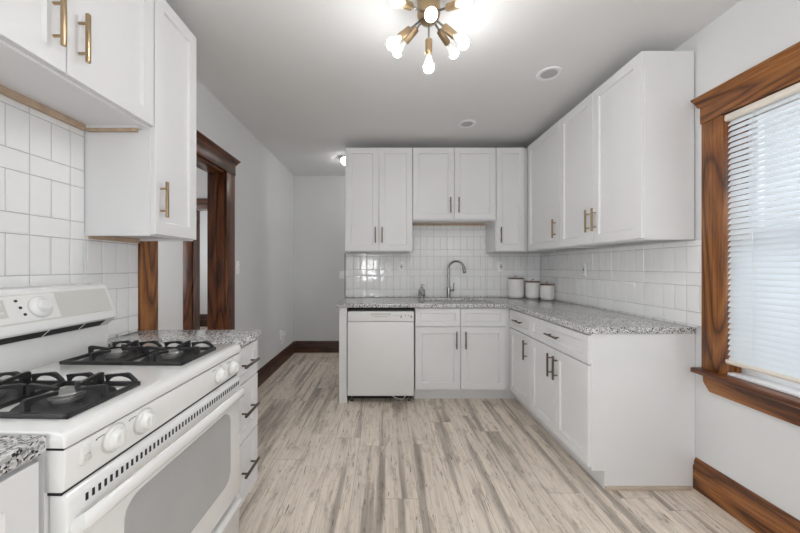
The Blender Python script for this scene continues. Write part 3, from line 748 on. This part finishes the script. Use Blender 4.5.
# oven door
b = MB()
wx0, wx1, wz0, wz1, rr = 0.145, 0.665, 0.375, 0.668, 0.05
pr = [(0.000, 0.27), (0.042, 0.262), (0.042, 0.786), (0.012, 0.786), (0.0, 0.774)]
b.prism(pr, 'x', 0.006, W - 0.006, 0.006, 3)
od = b.build('oven_door', M['enamel'], t)
def rrect(x0, x1, z0, z1, r, n=6):
    out = []
    for cx, cz, q0 in ((x1 - r, z0 + r, -PI / 2), (x1 - r, z1 - r, 0), (x0 + r, z1 - r, PI / 2), (x0 + r, z0 + r, PI)):
        for i in range(n + 1):
            q = q0 + PI / 2 * i / n; out.append((cx + r * math.cos(q), cz + r * math.sin(q)))
    return out
MB().prism(rrect(wx0, wx1, wz0, wz1, rr), 'y', -0.0018, 0.004).build('window', M['glass_oven'], od)['label'] = 'grey oven window with rounded corners'
b = MB()
for i in range(46):
    xx = 0.045 + i * 0.0152
    b.box(xx, xx + 0.0055, -0.0016, 0.003, 0.748, 0.764)
b.build('vent_slots', M['black'], od)
b = MB()
hy = -0.030; pts = [(0.022, 0.0, 0.715), (0.026, -0.020, 0.722), (0.05, hy, 0.726), (0.2, hy - 0.004, 0.728), (W / 2, hy - 0.006, 0.728), (W - 0.2, hy - 0.004, 0.728), (W - 0.05, hy, 0.726), (W - 0.026, -0.020, 0.722), (W - 0.022, 0.0, 0.715)]
b.tube(pts, 0.012, 14)
for v in b.bm.verts: v.co.z = 0.726 + (v.co.z - 0.726) * 1.55
b.build('handle', M['enamel'], od)
# storage drawer
b = MB().prism([(0.004, 0.09), (0.042, 0.09), (0.042, 0.245), (0.0, 0.245), (-0.012, 0.238), (-0.012, 0.226), (0.0, 0.214)], 'x', 0.006, W - 0.006, 0.003)
b.build('storage_drawer', M['enamel'], t)
# backguard: sloping face leaning toward the viewer, dark vent gap below
y = lambda X: gx - X      # world X -> local y
b = MB().prism([(dep, 0.90), (y(-1.205), 0.90), (y(-1.205), 1.012), (y(-1.166), 1.046), (y(-1.170), 1.066), (y(-1.212), 1.178), (y(-1.226), 1.186), (dep, 1.192)], 'x', 0.0, W, 0.004)
for v_ in b.bm.verts:
    if v_.co.x > W / 2: v_.co.x -= 0.040
bg = b.build('backguard', M['enamel'], t)
# face panel following the slope
p0 = Vector((0, y(-1.1715), 1.070)); p1 = Vector((0, y(-1.2105), 1.174)); dv = (p1 - p0); nv = Vector((0, -dv.z, dv.y)).normalized()
if nv.y > 0: nv = -nv
def on_face(u, v, d):   # u along x, v 0..1 up the slope, d out of the face
    q = p0 + dv * v + nv * d
    return Vector((u, q.y, q.z))
def face_patch(name, u0, u1, v0, v1, d, mat, parent, r=0.0):
    b = MB(); pts = rrect(u0, u1, v0, v1, r) if r else [(u0, v0), (u1, v0), (u1, v1), (u0, v1)]
    A = [b.bm.verts.new(on_face(u, v, -0.002)) for u, v in pts]; B = [b.bm.verts.new(on_face(u, v, d)) for u, v in pts]
    fs = [b.bm.faces.new(A), b.bm.faces.new(B)]
    for i in range(len(pts)): fs.append(b.bm.faces.new((A[i], A[(i + 1) % len(pts)], B[(i + 1) % len(pts)], B[i])))
    bmesh.ops.recalc_face_normals(b.bm, faces=fs)
    return b.build(name, mat, parent)
fp = face_patch('face_panel', 0.02, W - 0.054, 0.05, 0.95, 0.0010, M['panel_grey'], bg)
kp = face_patch('keypad_plate', 0.16, 0.492, 0.10, 0.92, 0.0018, M['plastic'], bg)
face_patch('keypad', 0.21, 0.338, 0.28, 0.82, 0.0026, M['panel_grey'], kp)
b = MB()
for i in range(5):
    for j in range(2):
        c0 = on_face(0.226 + i * 0.024, 0.42 + j * 0.25, 0.0028)
        b.box(c0.x - 0.006, c0.x + 0.006, c0.y - 0.0012, c0.y + 0.0012, c0.z - 0.005, c0.z + 0.005, 0.0008)
b.build('keys', M['plastic'], kp)
for v in (0.32, 0.54, 0.76):
    c0 = on_face(0.371 + (0.76 - v) * 0.03, v, 0.0014)
    MB().lathe([(0, 0), (0.0048, 0), (0.0048, 0.0015), (0, 0.002)], c0, nv, 14).build('indicator_light', M['black'], kp)
kc = on_face(0.436, 0.5, 0.0015)
b = MB().lathe([(0, 0), (0.036, 0), (0.036, 0.005), (0.030, 0.009), (0.028, 0.010), (0.020, 0.012), (0.0185, 0.026), (0.016, 0.029), (0, 0.029)], kc, nv, 36)
tk = b.build('thermostat_knob', M['plastic'], bg)
MB().lathe([(0.0385, 0.0004), (0.0385, 0.0025), (0.034, 0.003)], kc, nv, 36).build('bezel', M['panel_grey'], tk)
# vent gap under the nose
q0 = Vector((0, y(-1.1990), 1.0165)); q1 = Vector((0, y(-1.1740), 1.0385))
b = MB()
for (u0, u1) in ((0.02, 0.235), (0.245, 0.445), (0.455, 0.575), (0.585, W - 0.088)):
    pts = [(u0, q0), (u1, q0), (u1, q1), (u0, q1)]
    nn = Vector((0, -0.66, -0.75)).normalized()
    A = [b.bm.verts.new(Vector((u, q.y, q.z)) + nn * -0.003) for u, q in pts]; B = [b.bm.verts.new(Vector((u, q.y, q.z)) + nn * 0.0012) for u, q in pts]
    fs = [b.bm.faces.new(A), b.bm.faces.new(B)]
    for i in range(4): fs.append(b.bm.faces.new((A[i], A[(i + 1) % 4], B[(i + 1) % 4], B[i])))
    bmesh.ops.recalc_face_normals(b.bm, faces=fs)
b.build('vent', M['black'], bg)['label'] = 'black vent gap under the backguard'
b = MB()
c0 = on_face(0.63, 0.06, 0.0012)
for i in range(8):
    b.box(c0.x - 0.02 + i * 0.005, c0.x - 0.017 + i * 0.005, c0.y - 0.0004, c0.y + 0.0004, c0.z, c0.z + 0.0035)
b.build('name_mark', M['panel_grey'], bg)
# burners and grates
def grate(x0, x1, y0, y1, z=0.9215):
    b = MB(); r = 0.0058
    zf = z + 0.006
    b.box(x0, x1, y0, y0 + 0.011, z, z + 0.012, 0.002).box(x0, x1, y1 - 0.011, y1, z, z + 0.012, 0.002)
    b.box(x0, x0 + 0.011, y0, y1, z, z + 0.012, 0.002).box(x1 - 0.011, x1, y0, y1, z, z + 0.012, 0.002)
    ym = (y0 + y1) / 2; xm = (x0 + x1) / 2
    b.box(x0, x1, ym - 0.0055, ym + 0.0055, z, z + 0.012, 0.002)
    zt_ = z + 0.040
    def finger(ax, ay, bx, by):
        """a wing: leg on the frame, top bar to the burner, web below with an opening"""
        a_ = Vector((ax, ay, 0)); d_ = Vector((bx, by, 0)) - a_; L_ = d_.length; d_.normalize(); s_ = Vector((-d_.y, d_.x, 0)) * 0.0046
        prof_o = [(0.0, z + 0.002), (0.0, zt_ - 0.004), (0.006, zt_), (L_ * 0.35, zt_ - 0.002), (L_, zt_ - 0.008), (L_, zt_ - 0.017), (L_ * 0.55, zt_ - 0.013), (0.020, zt_ - 0.013), (0.013, zt_ - 0.020), (0.012, z + 0.002)]
        A = [b.bm.verts.new(a_ + d_ * u + s_ + Vector((0, 0, h_))) for u, h_ in prof_o]
        B = [b.bm.verts.new(a_ + d_ * u - s_ + Vector((0, 0, h_))) for u, h_ in prof_o]
        n_ = len(A)
        fs = [b.bm.faces.new(A), b.bm.faces.new(B[::-1])]
        for i in range(n_): fs.append(b.bm.faces.new((A[i], A[(i + 1) % n_], B[(i + 1) % n_], B[i])))
        bmesh.ops.recalc_face_normals(b.bm, faces=fs)
    def arch(ax, ay, bx, by):
        """raised rim bridge along the frame"""
        a_ = Vector((ax, ay, 0)); d_ = Vector((bx, by, 0)) - a_; L_ = d_.length; d_.normalize(); s_ = Vector((-d_.y, d_.x, 0)) * 0.0046
        n_ = 12
        out = [(L_ * i / n_, z + 0.004 + 0.036 * min(1.0, 2.6 * min(1, (i + 1.2) / n_)) * (1 - 0.25 * i / n_)) for i in range(n_ + 1)]
        inn = [(L_ * (0.10 + 0.84 * i / n_), z + 0.010 + 0.018 * math.sin(PI * i / n_) ** 0.6) for i in range(n_ + 1)]
        V = []
        for pr_ in (out, inn):
            V.append([[b.bm.verts.new(a_ + d_ * u + s_ * sg + Vector((0, 0, h_))) for sg in (1, -1)] for u, h_ in pr_])
        fs = []
        for i in range(n_):
            for sg in (0, 1):
                fs.append(b.bm.faces.new((V[0][i][sg], V[0][i + 1][sg], V[1][i + 1][sg], V[1][i][sg])))
            for q in (0, 1): fs.append(b.bm.faces.new((V[q][i][0], V[q][i + 1][0], V[q][i + 1][1], V[q][i][1])))
        bmesh.ops.recalc_face_normals(b.bm, faces=fs)
    for (ya, yb2) in ((y0, ym), (ym, y1)):
        yc = (ya + yb2) / 2; g_ = 0.026
        finger(xm, ya + 0.004, xm, yc - g_); finger(xm, yb2 - 0.004, xm, yc + g_)
        finger(x0 + 0.004, yc, xm - g_, yc); finger(x1 - 0.004, yc, xm + g_, yc)
        arch(x1 - 0.0055, ya + 0.006, x1 - 0.0055, yc - 0.01); arch(x1 - 0.0055, yc + 0.012, x1 - 0.0055, yb2 - 0.006)
        b.tube([(xm, yc - g_, zt_ - 0.012), (xm, yc - g_, zt_ + 0.006)], 0.005, 8)
    return b.build('grate', M['iron'], t)
YL = 0.6545
gr = [(0.708 - YL, 0.915 - YL), (1.092 - YL, 1.304 - YL)]
gy0, gy1 = y(-0.690), y(-1.125)
for (a, c) in gr:
    grate(a, c, gy0, gy1)
    ym = (gy0 + gy1) / 2
    for yc in ((gy0 + ym) / 2, (gy1 + ym) / 2):
        xm = (a + c) / 2
        bo = MB().lathe([(0.0, 0.9208), (0.098, 0.9208), (0.095, 0.9218), (0.06, 0.9225), (0, 0.9225)], (xm, yc, 0), seg=32).build('burner', M['iron'], t)
        MB().lathe([(0.030, 0.922), (0.030, 0.930), (0.036, 0.932), (0.036, 0.938), (0, 0.938)], (xm, yc, 0), seg=28).build('burner_head', M['alu'], bo)
        MB().lathe([(0, 0.938), (0.032, 0.938), (0.034, 0.941), (0.031, 0.945), (0, 0.946)], (xm, yc, 0), seg=28).build('burner_cap', M['alu'], bo)

# ------------------------------------------------------------------ outlets and switches
def plate(name, label, cat, loc, rz, kind='outlet', group=None):
    t = thing(name, label, cat, loc, rz, group)
    MB().box(-0.036, 0.036, -0.007, 0.0, -0.058, 0.058, 0.002).build('plate', M['plate'], t)
    if kind == 'outlet':
        o = MB().prism(rrect(-0.0175, 0.0175, -0.036, 0.036, 0.010), 'y', -0.0085, -0.005).build('receptacle', M['vinyl'], t)
        for zc in (-0.019, 0.019):
            b = MB()
            b.box(-0.0075, -0.0050, -0.0092, -0.0080, zc - 0.004, zc + 0.006).box(0.0050, 0.0075, -0.0092, -0.0080, zc - 0.004, zc + 0.006)
            b.lathe([(0, 0), (0.003, 0), (0.003, 0.001), (0, 0.001)], (0, -0.0082, zc - 0.010), (0, -1, 0), 10)
            b.build('socket', M['black'], o)
    elif kind == 'gfci':
        o = MB().box(-0.017, 0.017, -0.0085, -0.005, -0.034, 0.034, 0.002).build('receptacle', M['vinyl'], t)
        b = MB().box(-0.009, 0.009, -0.0100, -0.008, -0.008, 0.008, 0.001)
        b.build('reset_button', M['black'], o)
        for zc in (-0.022, 0.022):
            MB().box(-0.0075, -0.0050, -0.0092, -0.0080, zc - 0.004, zc + 0.006).box(0.0050, 0.0075, -0.0092, -0.0080, zc - 0.004, zc + 0.006).build('socket', M['black'], o)
    else:
        o = MB().box(-0.006, 0.006, -0.008, -0.005, -0.013, 0.013, 0.001).build('switch_frame', M['vinyl'], t)
        MB().box(-0.004, 0.004, -0.016, -0.007, 0.0, 0.009, 0.001).build('toggle', M['vinyl'], o)
    return t
yt = YB - 0.0092
plate('light_switch', 'white switch plate on the tiles above the dishwasher', 'switch', (0.033, yt, 1.262), RB, 'switch')
plate('outlet', 'white outlet on the tiles between the switch plate and the faucet', 'outlet', (0.185, yt, 1.262), RB, 'gfci')
plate('outlet', 'white outlet on the tiles between faucet and canisters', 'outlet', (1.305, yt, 1.262), RB, 'gfci')
plate('outlet', 'white outlet on the window wall tiles above the worktop', 'outlet', (XR - 0.0092, 2.79, 1.235), RR, 'gfci')
plate('light_switch', 'white switch plate on the grey wall beside the doorway', 'switch', (XL + 0.0005, 2.84, 1.255), RL, 'switch')
plate('light_switch', 'white switch plate at the passage end beside the partition', 'switch', (-0.625, YH - 0.0005, 1.14), RB, 'switch')
plate('outlet', 'white outlet low on the passage wall', 'outlet', (XL + 0.0005, 4.02, 0.40), RL, 'outlet')
t = thing('plug_adapter', 'white plug adapter in the low passage outlet', 'plug', (XL + 0.0105, 4.02, 0.42), RL)
MB().box(-0.024, 0.024, -0.045, -0.0005, -0.03, 0.03, 0.006).build('body', M['plastic'], t)
b = MB().tube([(-0.02, -0.03, -0.028), (-0.035, -0.035, -0.08), (-0.05, -0.02, -0.13)], 0.004, 8).build('cord', M['plastic'], t)

# ------------------------------------------------------------------ ceiling fittings
for (x_, y_, lab) in ((1.12, 2.17, 'white recessed ceiling light nearer the viewer, above the wide cabinet'), (0.755, 2.93, 'white recessed ceiling light nearer the sink wall')):
    t = thing('recessed_light', lab, 'ceiling light', (x_, y_, ZC - 0.0005), 0, 'recessed ceiling lights')
    MB().lathe([(0.052, -0.004), (0.060, -0.008), (0.078, -0.006), (0.082, -0.001), (0.082, 0.0)], seg=40).build('trim_ring', M['vinyl'], t)
    MB().lathe([(0, -0.003), (0.055, -0.003), (0.055, 0.0)], seg=40).build('lens', M['lens'], t)
t = thing('flush_ceiling_light', 'lit flush ceiling light in the passage, half hidden behind the cabinet', 'ceiling light', (-0.435, 3.86, ZC - 0.0005))
MB().lathe([(0, 0), (0.12, 0), (0.125, -0.012), (0.118, -0.024), (0.10, -0.026)], seg=40).build('rim', M['chrome'], t)
MB().lathe([(0.104, -0.022), (0.095, -0.05), (0.07, -0.075), (0.035, -0.09), (0, -0.094)], seg=40).build('shade', M['halllamp'], t)

# sputnik chandelier
hub = Vector((0.212, 1.54, 2.487))
t = thing('sputnik_chandelier', 'brass sputnik ceiling light with bare lit bulbs', 'chandelier', hub)
MB().lathe([(0, 0.092), (0.060, 0.092), (0.062, 0.086), (0.056, 0.060), (0.056, 0.02), (0.056, -0.005), (0.052, -0.022), (0.040, -0.036), (0.020, -0.044), (0, -0.046)], seg=40).build('hub', M['brass'], t)
arms = [(0, 0, -0.258), (-0.178, -0.10, -0.215), (-0.147, 0.10, -0.115), (0.155, -0.05, -0.178), (0.150, 0.140, -0.095), (-0.168, -0.24, -0.135), (0.118, -0.24, -0.140), (-0.02, -0.215, -0.175)]
for v in arms:
    d = Vector(v); L = d.length; d.normalize()
    a = MB().tube([d * 0.03, d * (L - 0.12)], 0.0052, 10).build('arm', M['steel'], t)
    MB().lathe([(0, L - 0.135), (0.012, L - 0.135), (0.0165, L - 0.130), (0.0175, L - 0.06), (0.016, L - 0.056), (0, L - 0.056)], (0, 0, 0), d, 20).build('socket', M['brass'], a)
    MB().lathe([(0.0, L - 0.056), (0.0125, L - 0.056), (0.0135, L - 0.046), (0.018, L - 0.030), (0.0235, L - 0.014), (0.0255, L - 0.003), (0.0, L - 0.003)], (0, 0, 0), d, 24).build('bulb_collar', M['bulb_neck'], a)
    o = MB().lathe([(0, L - 0.003), (0.0253, L - 0.003), (0.024, L + 0.010), (0.018, L + 0.020), (0.009, L + 0.025), (0, L + 0.026)], (0, 0, 0), d, 24).build('bulb', M['bulb'], a)
    o['label'] = 'lit frosted bulb'
